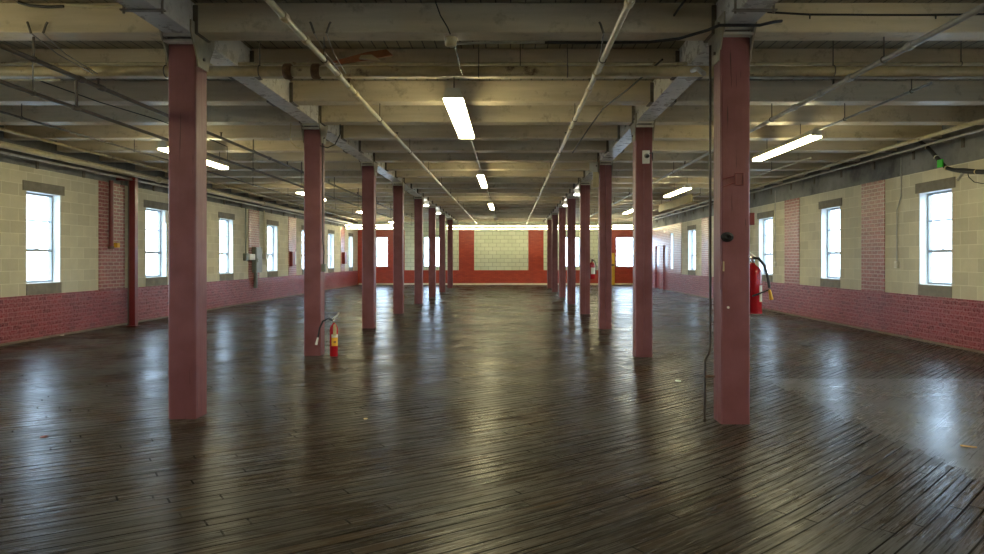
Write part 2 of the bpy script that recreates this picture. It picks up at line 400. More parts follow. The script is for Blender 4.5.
WIN_B = [(-7.0, -6.38), (-4.51, -3.58), (2.76, 3.64), (5.53, 6.5)]
ZB = (.94, 2.50)
mb = MB(); holes = [(a, b, *ZB) for a, b in WIN_B]
def pb(m, y0): return lambda s0, s1, z0, z1: mb.box(s0, s1, y0, YB + WT, z0, z1, m)
rects_wall(mb, XL, XR, 0, .765, holes, pb(M['brick_back'], YB))
for a, b, m in [(XL, -5.5, 'b'), (-5.5, -2.67, 'c'), (-2.67, -1.87, 'b'), (-1.87, .955, 'c'), (.955, 1.75, 'b'), (1.75, 4.9, 'c'), (4.9, XR, 'b')]:
    rects_wall(mb, a, b, .765, 2.86, holes, pb(M['brick_back'], YB) if m == 'b' else pb(M['cmu_back'], YB + .02))
mb.box(XL, XR, YB, YB + WT, 2.86, DECK, M['cmu_back'])
struct(mb.build('wall_back', origin=(0, YB, 0)))
mb = MB(); mb.box(XL, XR, YF - WT, YF, 0, WAIN, M['brick_red']); mb.box(XL, XR, YF - WT, YF, WAIN, DECK, M['cmu']); struct(mb.build('wall_front'))

mb = MB(); mb.box(XL + .001, XL + .035, YF, YB, 0, .03, M['trim_tan']); struct(mb.build('baseboard_left'))
mb = MB(); mb.box(XR - .035, XR - .001, YF, 31.8, 0, .03, M['trim_tan']); struct(mb.build('baseboard_right'))
mb = MB(); mb.box(XL + .05, XR - .05, YB - .03, YB - .001, 0, .09, M['trim_cream']); struct(mb.build('baseboard_back'))

# windows: an outer frame, meeting rail, thin muntin, centre lock, glass
wi = [0]
def window(axis, x, sgn, s0, s1, z0, z1, depth=.145, split=.36):
    wi[0] += 1
    px = x + sgn * depth
    def bx(mb, d0, d1, a, b, c, d, m):
        lo, hi = sorted((px + sgn * d0, px + sgn * d1))
        if axis == 'x': mb.box(lo, hi, a, b, c, d, m)
        else: mb.box(a, b, lo, hi, c, d, m)
    fr = MB(); t = .04
    bx(fr, 0, .06, s0, s0 + t, z0, z1, M['sash']); bx(fr, 0, .06, s1 - t, s1, z0, z1, M['sash'])
    bx(fr, 0, .06, s0 + t, s1 - t, z0, z0 + t, M['sash']); bx(fr, 0, .06, s0 + t, s1 - t, z1 - t, z1, M['sash'])
    root = struct(fr.build('window_%d' % wi[0]))
    zm = z0 + (z1 - z0) * split; z2 = zm + (z1 - zm) * .52
    r = MB(); bx(r, .005, .05, s0 + t, s1 - t, zm - .02, zm + .028, M['sash']); r.build('meeting_rail', root)
    r = MB(); bx(r, .02, .035, s0 + t, s1 - t, z2 - .012, z2 + .012, M['sash']); r.build('muntin', root)
    r = MB(); bx(r, -.012, .012, (s0 + s1) / 2 - .03, (s0 + s1) / 2 + .03, zm + .028, zm + .043, M['steel']); r.build('sash_lock', root)
    g = MB(); bx(g, .026, .030, s0 + t, s1 - t, z0 + t, z1 - t, M['glass']); g.build('pane', root)
    # painted lining of the reveal
    l = MB(); e = .006
    def lb(a, b, c, d):
        lo, hi = sorted((x + sgn * .02, x + sgn * (WT + .005)))
        if axis == 'x': l.box(lo, hi, a, b, c, d, M['reveal'])
        else: l.box(a, b, lo, hi, c, d, M['reveal'])
    lb(s0, s0 + e, z0, z1); lb(s1 - e, s1, z0, z1); lb(s0, s1, z0, z0 + e); lb(s0, s1, z1 - e, z1)
    l.build('reveal_lining', root)
for a, b in WIN_L: window('x', XL, -1, a, b, *ZL)
for a, b in WIN_R: window('x', XR, 1, a, b, *ZR)
for a, b in WIN_B: window('y', YB, 1, a, b, *ZB)

# doors in the right wall near the far corner
for k, (a, b) in enumerate(DOORS_R):
    d = MB(); d.box(XR + .05, XR + .10, a + .01, b - .01, .01, 1.94, M['door_red']); root = struct(d.build('door_%d' % (k + 1)))
    for z0, z1 in ((.2, .9), (1.05, 1.8)):
        p = MB(); p.box(XR + .035, XR + .05, a + .14, b - .14, z0, z1, M['door_red']); p.build('door_panel', root)
    h = MB(); h.lathe((XR + .02, a + .09, .98), [(.012, 0), (.03, .01), (.03, .035), (.012, .045)], M['chrome'], 10); h.build('door_knob', root)

# ------------------------------------------------------------------ posts
POST_L = [6.236, 10.34, 14.40, 18.25, 22.3, 26.2, 30.1, 34.1]
POST_R = [6.04, 10.17, 14.25, 18.1, 22.1, 26.0, 30.3, 34.1]
def make_post(x, y, groove, label, group):
    root = thing('timber_post', (x, y + PW / 2, 0), label, 'post', group)
    h = PW / 2; c = .010; yc = y + h
    if groove: g = [(x - .0035, yc - h), (x, yc - h + .010), (x + .0035, yc - h)]
    else: g = []
    poly = [(x - h + c, yc - h)] + g + [(x + h - c, yc - h), (x + h, yc - h + c), (x + h, yc + h - c), (x + h - c, yc + h), (x - h + c, yc + h), (x - h, yc + h - c), (x - h, yc - h + c)]
    b = MB(); b.prism(poly, 0, 3.16, 'z', M['post']); b.build('shaft', root)
    b = MB(); b.box(x - h - .002, x + h + .002, yc - .20, yc + .20, 3.16, 3.18, M['trim_cream']); b.build('cap_plate', root)
    b = MB(); b.box(x - h + .02, x + h - .02, yc - .17, yc + .17, 3.18, 3.205, M['hanger']); b.build('cap_packing', root)
    b = MB(); b.box(x - h - .002, x + h + .002, yc - .20, yc + .20, 3.205, 3.229, M['trim_cream']); b.build('cap_plate', root)
    for s in (-1, 1):
        out = []
        for z, r in ((3.33, .245), (3.24, .245), (3.20, .225), (3.12, .165), (3.05, .125), (2.98, .105)): out.append((r, z))
        poly = [(yc - r, z) for r, z in out] + [(yc + r, z) for r, z in reversed(out)]
        xs = sorted((x + s * (h + .003), x + s * (h + .015)))
        b = MB(); b.prism(poly, xs[0], xs[1], 'x', M['bracket']); gp = b.build('gusset_plate', root)
        for (dy, z) in ((-.12, 3.27), (.12, 3.27), (0, 3.06)):
            b = MB(); b.tube([(x + s * (h + .015), yc + dy, z), (x + s * (h + .03), yc + dy, z)], .014, M['hanger'], 6); b.build('bolt', gp)
    return root
side_txt = {'L': 'left', 'R': 'right'}
posts = {}
for sd, xs, ys in (('L', PX_L, POST_L), ('R', PX_R, POST_R)):
    first = None
    for k, y in enumerate(ys):
        if k == 0: lab = 'big red-painted timber post nearest the viewer on the %s%s' % (side_txt[sd], ', conduit up its edge' if sd == 'R' else '')
        elif k == 1 and sd == 'L': lab = 'red-painted timber post with a fire extinguisher standing at its foot'
        elif k == 1: lab = 'red-painted timber post carrying a small camera plate near its top'
        elif k == 3 and sd == 'R': lab = 'red-painted timber post with a small distant extinguisher on its right side'
        else: lab = 'red-painted timber post, %s from the viewer in the %s row' % (ORD[k], side_txt[sd])
        grp = 'red timber posts in the %s row' % side_txt[sd]
        if k == 0: o = make_post(xs, y, False, lab, grp)
        elif first is None: first = make_post(xs, y, sd == 'R', lab, grp); o = first
        else: o = dup(first, (xs, y + PW / 2, 0), lab)
        posts[sd + str(k)] = o

# ------------------------------------------------------------------ girders along the room, one length per bay
GW = .115
for sd, xs, ys in (('L', PX_L, POST_L), ('R', PX_R, POST_R)):
    ends = [YF] + [y + PW / 2 for y in ys] + [YB]
    for k in range(len(ends) - 1):
        a, b = ends[k] + .004, ends[k + 1] - .004
        if k == 0: lab = 'grey-cream timber girder running overhead from the viewer to the nearest %s post' % side_txt[sd]
        elif k == len(ends) - 2: lab = 'grey-cream timber girder from the farthest %s post to the back wall' % side_txt[sd]
        else: lab = 'grey-cream timber girder between the %s and %s posts of the %s row' % (ORD[k - 1], ORD[k], side_txt[sd])
        g = MB(); g.box(xs - GW, xs + GW, a, b, GB, DECK - .002, M['girder'])
        o = g.build('ceiling_girder', bevel=.006); tag(o, lab, 'girder', 'girders over the %s post row' % side_txt[sd])
        if k == 0:
            s_ = MB(); ye = 5.55
            s_.box(xs - GW - .05, xs + GW + .05, ye, ye + .05, GB - .012, GB - .001, M['steel'])
            for q in (-1, 1): s_.tube([(xs + q * (GW + .03), ye + .025, GB - .03), (xs + q * (GW + .03), ye + .025, DECK - .02)], .010, M['steel'], 6)
            s_.build('strap_bolt', o)

# ------------------------------------------------------------------ joists across the room
J0, JS, JT = 6.19, 1.352, .245
spans = {'left aisle': (XL + .004, PX_L - GW - .012), 'centre aisle': (PX_L + GW + .012, PX_R - GW - .012), 'right aisle': (PX_R + GW + .012, XR - .004)}
NJ = 24
for nm, (a, b) in spans.items():
    first = None
    for k in range(-2, NJ):
        y = J0 + k * JS
        if y + JT > YB - .1: break
        if k < 0: lab = 'cream-painted joist overhead behind the first joist of the %s, nearer the viewer' % nm
        elif k < 10: lab = 'cream-painted timber joist crossing the %s, %s from the viewer' % (nm, ORD[k])
        else: lab = 'far cream-painted joist crossing the %s, one of the crowded rows before the back wall' % nm
        grp = 'timber ceiling joists over the %s' % nm
        if first is None:
            root = thing('ceiling_joist', ((a + b) / 2, y, JB), lab, 'joist', grp)
            m_ = MB(); m_.box(a, b, y, y + JT, JB, DECK - .002, M['joist']); m_.build('beam', root, bevel=.012)
            for e, sg in ((a, 1), (b, -1)):
                if abs(e) > 6: continue
                h = MB()
                x0, x1 = sorted((e - sg * .010, e + sg * .03))
                h.box(x0, x1, y - .012, y - .002, JB - .010, DECK - .03, M['hanger']); h.box(x0, x1, y + JT + .002, y + JT + .012, JB - .010, DECK - .03, M['hanger'])
                h.box(x0, x1, y - .012, y + JT + .012, JB - .012, JB - .001, M['hanger'])
                h.build('joist_hanger', root)
            first = root
        else: dup(first, ((a + b) / 2, y, JB), lab)

# ------------------------------------------------------------------ pipes
def pipe(name, pts, r, mat, label, cat='pipe', group=None, couplings=(), cmat=None, hangers=(), seg=10, clen=.05):
    root = thing(name, pts[0], label, cat, group)
    b = MB(); b.tube(pts, r, mat, seg); b.build('pipe', root)
    P = [Vector(p) for p in pts]
    for c in couplings:
        c = Vector(c); d = (P[-1] - P[0]).normalized()
        b = MB(); b.tube([c - d * clen, c - d * clen * .7, c + d * clen * .7, c + d * clen], [r * 1.25, r * 1.45, r * 1.45, r * 1.25], cmat or mat, seg); b.build('coupling', root)
    for h in hangers:                      # (x, y, z of the pipe axis, top z)
        x, y, z, zt = h
        b = MB(); b.tube([(x, y, z + r * .9), (x, y, zt)], .006, M['hanger'], 6)
        b.tube([(x + (r + .004) * math.cos(t), y, z + (r + .004) * math.sin(t)) if abs(P[-1].y - P[0].y) > abs(P[-1].x - P[0].x)
                else (x, y + (r + .004) * math.cos(t), z + (r + .004) * math.sin(t)) for t in [i * math.pi / 6 for i in range(13)]], .006, M['hanger'], 5)
        b.build('hanger', root)
    return root
def jy(k): return J0 + k * JS + JT / 2
HB = EYE
# main crossing line
zc = HB + 1.80
pipe('sprinkler_main', [(XL + .01, 7.1, zc), (XR - .01, 7.1, zc)], .052, M['pipe_tan'],
     'thick tan sprinkler main crossing the whole room just behind the nearest posts', couplings=[(-2.13, 7.1, zc), (-1.86, 7.1, zc), (5.0, 7.1, zc)], cmat=M['rust'],
     hangers=[(-5.6, 7.1, zc, DECK), (-3.3, 7.1, zc, DECK), (-.30, 7.1, zc, DECK), (-2.4, 7.1, zc, DECK), (.55, 7.1, zc, DECK), (3.1, 7.1, zc, DECK), (5.3, 7.1, zc, DECK)], seg=14, clen=.04)
pipe('electrical_conduit', [(XL + .01, 7.22, HB + 1.905), (PX_L - .3, 7.22, HB + 1.905), (PX_R, 7.22, HB + 1.905 - .0), (XR - .01, 7.22, HB + 1.905)], .017, M['pipe_cream'],
     'slim cream conduit running just above the thick crossing main', 'conduit', hangers=[(-5., 7.22, HB + 1.905, DECK), (.1, 7.22, HB + 1.905, DECK), (4.4, 7.22, HB + 1.905, DECK)])
pipe('electrical_conduit', [(XL + .01, 7.08, HB + 1.712), (-4.3, 7.08, HB + 1.712)], .010, M['pipe_cream'],
     'thin pale conduit strapped below the left end of the crossing main', 'conduit')
pipe('electrical_conduit', [(2.2, 7.08, HB + 1.735), (6.7, 7.08, HB + 1.735)], .012, M['pipe_grey'],
     'thin grey conduit strapped below the right end of the crossing main', 'conduit', couplings=[(2.75, 7.08, HB + 1.735), (5.1, 7.08, HB + 1.735)])
# branch lines down the room
def branch(x, h, y0, y1, r, mat, label, cpl=(), cm=None, red=None, heads=True, nm='sprinkler_branch'):
    z = HB + h
    hs = [(x, jy(k), z, JB) for k in range(0, 22, 2) if y0 < jy(k) < y1]
    root = pipe(nm, [(x, y0, z), (x, y1, z)], r, mat, label, 'pipe', 'sprinkler branch pipes', [(x, c, z) for c in cpl], cm, hs)
    if heads:
        y = y0 + 1.7
        while y < y1:
            b = MB(); b.tube([(x, y, z), (x, y, z + .07)], .010, M['pipe_dark'], 6); b.tube([(x, y, z + .07), (x, y, z + .078)], .022, M['pipe_dark'], 8)
            b.build('sprinkler_head', root); y += 3.1
    return root
branch(-1.586, 1.70, 2.5, 35.85, .023, M['pipe_cream'], 'cream sprinkler branch pipe over the centre aisle, left of the lamps', (5.2, 5.75, 6.85, 7.3, 7.6, 10.2, 13.2), M['pipe_tan'])
branch(.79, 1.70, 2.5, 35.85, .024, M['pipe_cream'], 'cream sprinkler branch pipe over the centre aisle, right of the lamps', (4.9, 6.8, 7.4, 9.6, 12.5), M['pipe_tan'])
branch(3.19, 1.70, 2.5, 33, .024, M['pipe_grey'], 'grey sprinkler branch pipe over the right aisle, beside the row of posts', (5.9, 6.95, 7.6, 8.3, 11.5), M['pipe_grey'])
branch(-4.06, 1.70, 2.5, 33, .021, M['pipe_dark'], 'dark sprinkler branch pipe over the left aisle, upper of a pair', (7.0, 7.35, 9.4, 12.5), M['pipe_dark'])
lo = branch(-4.07, 1.416, 3.2, 31, .018, M['pipe_dark'], 'dark pipe hung low over the left aisle, lower of a pair', (6.94, 9.2), M['pipe_dark'], heads=False, nm='drop_pipe')
b = MB(); b.tube([(-4.065, 6.94, HB + 1.42), (-4.065, 6.94, HB + 1.70)], .014, M['pipe_dark'], 8); b.build('riser', lo)
branch(-5.95, 1.72, 8, 32, .014, M['pipe_dark'], 'thin dark pipe over the left aisle beyond the low pair', (), None, heads=False)
branch(5.1, 1.72, 12.5, 33, .016, M['pipe_cream'], 'thin cream pipe over the right aisle behind the nearest side lamp', (), None, heads=False)
# along the side walls
def wallpipe(x, h, r, mat, label, sg, y0=3., y1=37., braces=True, nm='wall_pipe'):
    z = HB + h
    root = pipe(nm, [(x, y0, z), (x, y1, z)], r, mat, label, 'pipe', 'pipes along the side walls', [(x, c, z) for c in (9.2, 15.8, 22.5, 29)])
    if braces:
        for k in range(0, 22):
            y = 7.0 + k * 1.352
            wx = (XL if sg < 0 else XR) - sg * .005
            x0, x1 = sorted((x, wx)); q = MB(); q.box(x0, x1, y - .015, y + .015, z - r - .012, z - r - .002, M['hanger'])
            q.box(min(wx, wx - sg * .02), max(wx, wx - sg * .02), y - .03, y + .03, z - .18, z - r - .002, M['hanger']); q.build('wall_bracket', root)
    return root
wallpipe(-7.5, 1.69, .05, M['pipe_cream'], 'thick cream pipe on brackets high along the left wall', -1)
wallpipe(-7.62, 1.60, .02, M['pipe_grey'], 'thin pale pipe tucked below the thick pipe on the left wall', -1, braces=False)
wallpipe(-7.2, 1.84, .024, M['pipe_tan'], 'slim tan pipe above the thick pipe along the left wall', -1, braces=False)
wallpipe(6.3, 1.845, .032, M['pipe_cream'], 'cream pipe high along the right wall, upper of two', 1)
wallpipe(6.42, 1.76, .018, M['pipe_grey'], 'thin grey pipe along the right wall, lower of two', 1, braces=False)
pipe('electrical_conduit', [(4.07, 7.15, HB + 1.70), (4.07, 9.75, HB + 1.70)], .013, M['pipe_grey'], 'thin grey conduit feeding the nearest lamp of the right aisle', 'conduit', couplings=[(4.07, 8.4, HB + 1.70)], hangers=[(4.07, 7.5, HB + 1.70, JB + .1), (4.07, 9.0, HB + 1.70, JB)])
pipe('ceiling_cable', [(1.42, 6.9, HB + 1.86), (1.28, 8.0, HB + 1.84), (1.16, 9.2, HB + 1.875), (1.12, 10.6, HB + 1.86), (1.10, 13.0, HB + 1.87)], .010, M['black'], 'thin black cable sagging under the joists right of the centre aisle', 'cable')
pipe('ceiling_rod', [(1.44, 6.05, 3.48), (1.26, 6.43, HB + 1.885)], .010, M['black'], 'thin black rod slanting down from the ceiling beside the nearest right post', 'rod')
pipe('ceiling_cable', [(-4.75, 7.4, HB + 1.80), (-4.45, 8.0, HB + 1.70), (-4.2, 8.8, HB + 1.66), (-4.0, 9.6, HB + 1.60), (-3.9, 10.2, HB + 1.55), (-4.05, 10.6, HB + 1.416)], .006, M['black'], 'thin black wire sagging over the left aisle beside the paired dark pipes', 'cable')
cb = MB(); y = J0 - .010; z = HB + 2.042
cb.tube([(2.15, y, z + .02), (2.5, y, z), (3.4, y, z - .004), (4.3, y, z + .006), (5.4, y, z - .002), (6.7, y, z)], .009, M['black'], 7)
for x in (2.5, 3.55, 4.6): cb.tube([(x, y - .01, z - .04), (x, y - .012, z)], .006, M['black'], 6)
tag(cb.build('ceiling_cable'), 'black cable clipped along the face of the first joist in the right aisle', 'cable')
cb = MB(); cb.tube([(.1, 6.42, 3.228), (.6, 6.44, 3.232), (1.2, 6.40, 3.225), (1.44, 6.30, 3.227), (1.60, 5.98, 3.20), (1.66, 5.87, 3.205), (1.98, 5.87, 3.205), (2.1, 5.90, 3.24), (2.2, 6.0, 3.28)], .013, M['black'], 7)
tag(cb.build('ceiling_cable'), 'black cable crossing in front of the head of the nearest right post', 'cable')
cb = MB(); cb.tube([(-3.7, 6.17, 3.47), (-3.4, 6.17, 3.455), (-3.0, 6.16, 3.46)], .014, M['pipe_cream'], 7); 
tag(cb.build('ceiling_cable'), 'cream conduit end under the planks beside the nearest left post', 'cable')
cb = MB(); cb.tube([(-4.1, 6.17, 3.49), (-4.0, 6.165, 3.462), (-3.85, 6.165, 3.45), (-3.72, 6.165, 3.455)], .012, M['black'], 7)
tag(cb.build('ceiling_cable'), 'black cable bending down at the top left over the first joist', 'cable')
cb = MB(); cb.tube([(-.62, 6.17, 3.49), (-.58, 6.17, 3.38), (-.52, 6.17, 3.28), (-.50, 6.2, 3.232)], .006, M['black'], 6)
tag(cb.build('ceiling_cable'), 'short black wire running down the first joist to the junction box', 'cable')

# wires nailed to the first joist that help carry the main
for x, lab in ((-3.94, 'pair of wire hangers nailed to the first joist at the far left'), (-1.58, 'pair of wire hangers nailed to the first joist left of the centre'), (.83, 'pair of wire hangers nailed to the first joist right of the centre')):
    root = thing('wire_hanger', (x, 6.18, HB + 1.6), lab, 'hanger', 'wire hangers on the first joist')
    for s in (-1, 1):
        q = MB(); q.tube([(x + s * .085, 6.17, HB + 1.975), (x + s * .075, 6.165, HB + 1.955), (x + s * .05, 6.165, HB + 1.88)], .010, M['hanger'], 6)
        q.tube([(x + s * .05, 6.165, HB + 1.88), (x + s * .035, 6.50, HB + 1.80), (x + s * .02, 7.03, HB + 1.76)], .005, M['pipe_grey'], 6)
        q.build('wire', root)

# junction box on the first joist's underside
root = thing('junction_box', (-.50, 6.32, 3.14), 'small round junction box under the first joist, above the nearest centre lamp', 'junction box')
q = MB(); q.lathe((-.505, 6.32, 3.165), [(.03, 0), (.05, .01), (.055, .075)], M['pipe_tan'], 14); q.build('box', root)
q = MB(); q.tube([(-.46, 6.32, 3.19), (-.2, 6.36, 3.21), (.3, 6.40, 3.225)], .012, M['pipe_grey'], 7); q.build('conduit_stub', root)
q = MB(); q.tube([(-.47, 6.34, 3.18), (-.465, 6.8, 3.13), (-.45, 7.0, 3.10)], .006, M['chrome'], 6); q.build('hanging_chain', root)

# loose boards by the main
q = MB(); q.prism([(-1.68, HB + 1.87), (-1.60, HB + 1.845), (-1.28, HB + 1.90), (-1.11, HB + 1.93), (-1.17, HB + 1.985), (-1.35, HB + 1.96)], 7.0, 7.03, 'y', M['orange_wood'])
tag(q.build('loose_board'), 'splintered orange board wedged above the crossing main left of centre', 'board')
q = MB(); q.prism([(-1.42, HB + 1.885), (-1.40, HB + 1.915), (-1.30, HB + 1.92), (-1.22, HB + 1.87)], 6.95, 6.99, 'y', M['pipe_tan'])
tag(q.build('bent_tin_scrap'), 'bent scrap of tan tin resting on the crossing main', 'scrap')

# ------------------------------------------------------------------ fluorescent lamps
def lamp_y(x, y0, L, label, group, lit=True, h=1.64, wd=.10):
    z = HB + h
    root = thing('fluorescent_lamp', (x, y0, z), label, 'ceiling lamp', group)
    a = MB(); a.prism([(x - wd, z + .012), (x + wd, z + .012), (x + wd * .62, z + .085), (x - wd * .62, z + .085)], y0 + .02, y0 + L - .02, 'y', M['housing']); a.build('housing', root)
    for e in (y0, y0 + L - .02):
        a = MB(); a.prism([(x - wd - .008, z - .006), (x + wd + .008, z - .006), (x + wd * .66, z + .095), (x - wd * .66, z + .095)], e, e + .02, 'y', M['housing']); a.build('end_cap', root)
    a = MB(); a.box(x - wd + .002, x + wd - .002, y0 + .02, y0 + L - .02, z - .03, z + .012, M['tube'] if lit else M['housing']); a.build('diffuser', root, bevel=.008)
    for yy in [jy(k) for k in range(-8, 24) if y0 + .1 < jy(k) < y0 + L - .1]:
        a = MB(); a.tube([(x, yy, z + .085), (x, yy, JB + (0 if yy > 3.4 else .25))], .006, M['hanger'], 6); a.build('hanging_rod', root)
    return root
cg = 'fluorescent lamps over the centre aisle'
for x_, y_, t_ in ((-.58, .4, 'centre'), (4.07, 2.7, 'right'), (-5.1, 3.8, 'left')):  # unseen lamps, added overhead to lift the dark front joists
    lamp_y(x_, y_, 2.42, 'lit fluorescent lamp of the %s aisle overhead, added out of view to brighten the front joists' % t_, 'fluorescent lamps overhead, added out of view', h=1.60)
lamp_y(-.58, 7.5, 2.42, 'long lit fluorescent lamp over the centre aisle, nearest and largest', cg)
lamp_y(-.58, 14.4, 2.42, 'lit fluorescent lamp over the centre aisle, second from the viewer', cg, wd=.065)
lamp_y(-.58, 21.8, 2.42, 'small-looking lit fluorescent lamp over the centre aisle, farthest of the lit ones', cg, wd=.065)
pipe('electrical_conduit', [(-.58, 9.95, HB + 1.77), (-.58, 28.7, HB + 1.77)], .012, M['pipe_cream'], 'thin cream conduit linking the centre aisle lamps', 'conduit', hangers=[(-.58, jy(k), HB + 1.77, JB) for k in (3, 5, 9, 11, 15)])
lamp_y(-.58, 28.8, 2.42, 'unlit cream fluorescent lamp at the far end of the centre aisle', cg, lit=False, wd=.06)
rg = 'fluorescent lamps over the right aisle'
for k, y in enumerate((9.8, 17.0, 24.2, 31.8)):
    lamp_y(4.07 + .03 * k, y, 2.42, ['lit fluorescent lamp over the right aisle, nearest, right of the big post', 'lit fluorescent lamp over the right aisle, just above the hanging tan board', 'lit fluorescent lamp over the right aisle, third from the viewer', 'lit fluorescent lamp over the right aisle, farthest, before the back wall'][k], rg, wd=.07)
lg = 'fluorescent lamps over the left aisle'
for k, y in enumerate((10.9, 18.1, 25.4, 32.4)):
    lamp_y(-5.13 - .04 * k, y, 2.42, ['lit fluorescent lamp over the left aisle, nearest, partly behind the big post', 'lit fluorescent lamp over the left aisle, second, half hidden behind a post', 'lit fluorescent lamp over the left aisle, third from the viewer', 'lit fluorescent lamp over the left aisle, farthest, before the back wall'][k], lg, wd=.07)
def lamp_x(x0, L, label, y=36.0, h=1.60):
    z = HB + h
    root = thing('strip_lamp', (x0, y, z), label, 'ceiling lamp', 'strip lamps across the far end')
    a = MB(); a.box(x0, x0 + L, y - .06, y + .22, z + .02, z + .08, M['housing']); a.build('housing', root)
    for dy, dz in ((-.02, 0), (.18, -.13)):
        a = MB(); a.tube([(x0 + .03, y + dy, z + dz), (x0 + L - .03, y + dy, z + dz)], .022, M['tube'], 8); a.build('tube', root)
    for xx in (x0 + .02, x0 + L - .02):
        a = MB(); a.box(xx - .015, xx + .015, y - .06, y + .22, z - .02, z + .025, M['housing']); a.box(xx - .015, xx + .015, y + .14, y + .22, z - .16, z - .019, M['housing']); a.build('lamp_holder', root)
    for xx in (x0 + .3, x0 + L - .3):
        a = MB(); a.tube([(xx, y + .1, z + .08), (xx, y + .1, DECK)], .006, M['hanger'], 6); a.build('hanging_rod', root)
lamp_x(-3.10, 2.42, 'lit strip lamp across the far end, left half of the centre aisle')
lamp_x(-.63, 2.62, 'lit strip lamp across the far end, right half of the centre aisle')
lamp_x(2.05, 2.42, 'lit strip lamp across the far end, just right of the right post row')
lamp_x(4.90, 1.75, 'lit strip lamp across the far end, at the right corner', y=35.6)
lamp_x(-8.05 + .2, 2.3, 'lit strip lamp across the far end, at the left corner', y=35.2)

# added glowing heads, standing in for glare on the girder undersides
def glare_spot(x, y, label):
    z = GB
    root = thing('girder_glare', (x, y, z - .16), label, 'lamp', 'added glare heads under the girders')
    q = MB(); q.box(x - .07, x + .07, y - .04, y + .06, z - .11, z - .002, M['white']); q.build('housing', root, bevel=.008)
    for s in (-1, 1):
        q = MB(); q.lathe((x + s * .045, y - .03, z - .165), [(.015, 0), (.042, .012), (.045, .04), (.02, .06)], M['glare_glow'], 12); q.build('glare_head', root)
glare_spot(PX_L + .03, 24.2, 'added glowing heads for the glare under the left girder, nearer of two')
glare_spot(PX_L + .03, 28.3, 'added glowing heads for the glare under the left girder, farther of two')
glare_spot(PX_R - .02, 20.1, 'added glowing heads for the glare under the right girder, nearer of two')
glare_spot(PX_R - .02, 24.2, 'added glowing heads for the glare under the right girder, farther of two')

# ------------------------------------------------------------------ fire extinguishers
def extinguisher(x, y, z, r, H, label, hose, nozzle, labels=True, lever_dir=(1, -.3)):
    root = thing('fire_extinguisher', (x, y, z), label, 'fire extinguisher')
    q = MB(); q.lathe((x, y, z), [(r * .9, 0), (r, .012), (r, H * .80), (r * .93, H * .87), (r * .7, H * .94), (r * .34, H * .985), (r * .28, H * 1.02)], M['ext_red'], 24); q.build('cylinder', root)
    q = MB(); q.lathe((x, y, z + H * 1.02), [(.018, 0), (.022, .012), (.022, .045), (.014, .06)], M['chrome'], 12); v = q.build('valve', root)
    q = MB(); d = Vector((lever_dir[0], lever_dir[1], 0)).normalized()
    b0 = Vector((x, y, z + H * 1.02 + .05)); q.tube([b0 - d * .02, b0 + d * .05 + Vector((0, 0, .05)), b0 + d * .08 + Vector((0, 0, .09))], [.012, .012, .010], M['white'], 6); q.build('lever', v)
    q = MB(); q.tube([b0 - Vector((0, 0, .02)) - d * .02, b0 + d * .07 + Vector((0, 0, .005))], .008, M['chrome'], 6); q.build('carry_handle', v)
    q = MB(); q.tube(hose, .012, M['black'], 8); q.build('hose', root)
    q = MB(); a, b_ = Vector(nozzle[0]), Vector(nozzle[1]); q.tube([a, b_], [.012, .018], M[nozzle[2]], 10); q.build('nozzle', root)
    return root
def wrap(root, x, y, r, z0, z1, t0, t1, mat, name='label', n=8):
    q = MB(); v = []
    for i in range(n + 1):
        t = math.radians(t0 + (t1 - t0) * i / n)
        v.append((x + (r + .0015) * math.cos(t), y + (r + .0015) * math.sin(t), z0)); v.append((x + (r + .0015) * math.cos(t), y + (r + .0015) * math.sin(t), z1))
    q.add(v, [(2 * i, 2 * i + 2, 2 * i + 3, 2 * i + 1) for i in range(n)], M[mat], True); return q.build(name, root)
ex, ey = -2.452, 10.30
e1 = extinguisher(ex, ey, 0, .056, .455, 'red fire extinguisher with yellow label standing on the floor by a post',
    [(ex - .02, ey - .02, .50), (ex - .07, ey - .05, .525), (ex - .13, ey - .09, .49), (ex - .17, ey - .11, .40), (ex - .19, ey - .12, .27)],
    ((ex - .19, ey - .12, .27), (ex - .212, ey - .13, .17), 'white'))
wrap(e1, ex, ey, .056, .145, .26, -110, -10, 'yellow', 'yellow_label'); wrap(e1, ex, ey, .056, .261, .305, -110, -10, 'cream_label', 'white_label')
wrap(e1, ex, ey, .0575, .185, .215, -80, -45, 'orange_wood', 'warning_symbol')
q = MB(); q.prism([(ex + .005, .29), (ex + .05, .29), (ex + .052, .40), (ex + .03, .455), (ex + .01, .44)], ey - .066, ey - .062, 'y', M['brown_tag']); q.build('inspection_tag', e1)
ex, ey, ez = 2.085, 6.36, .885
e2 = extinguisher(ex, ey, ez, .076, .42, 'large red fire extinguisher hung on the right side of the nearest right post',
    [(ex + .0, ey - .02, ez + .475), (ex + .035, ey - .05, ez + .47), (ex + .075, ey - .08, ez + .41), (ex + .10, ey - .09, ez + .30), (ex + .11, ey - .10, ez + .22)],
    ((ex + .11, ey - .10, ez + .205), (ex + .125, ey - .105, ez + .12), 'yellow'), lever_dir=(-1, -.2))
wrap(e2, ex, ey, .076, ez + .10, ez + .24, -62, -12, 'cream_label', 'white_label')
wrap(e2, ex, ey, .078, ez + .0, ez + .02, -150, 20, 'ext_red', 'base_band')
q = MB(); q.tube([(ex - .03, ey - .088, ez + .15), (ex + .05, ey - .085, ez + .18), (ex + .105, ey - .10, ez + .205)], .007, M['black'], 7); q.build('hose_strap', e2)
q = MB(); q.box(PX_R + PW / 2 + .001, ex - .07, ey - .03, ey + .03, ez + .1, ez + .35, M['black']); q.build('wall_hook', e2)
ex, ey, ez = 2.02, 18.2, .86
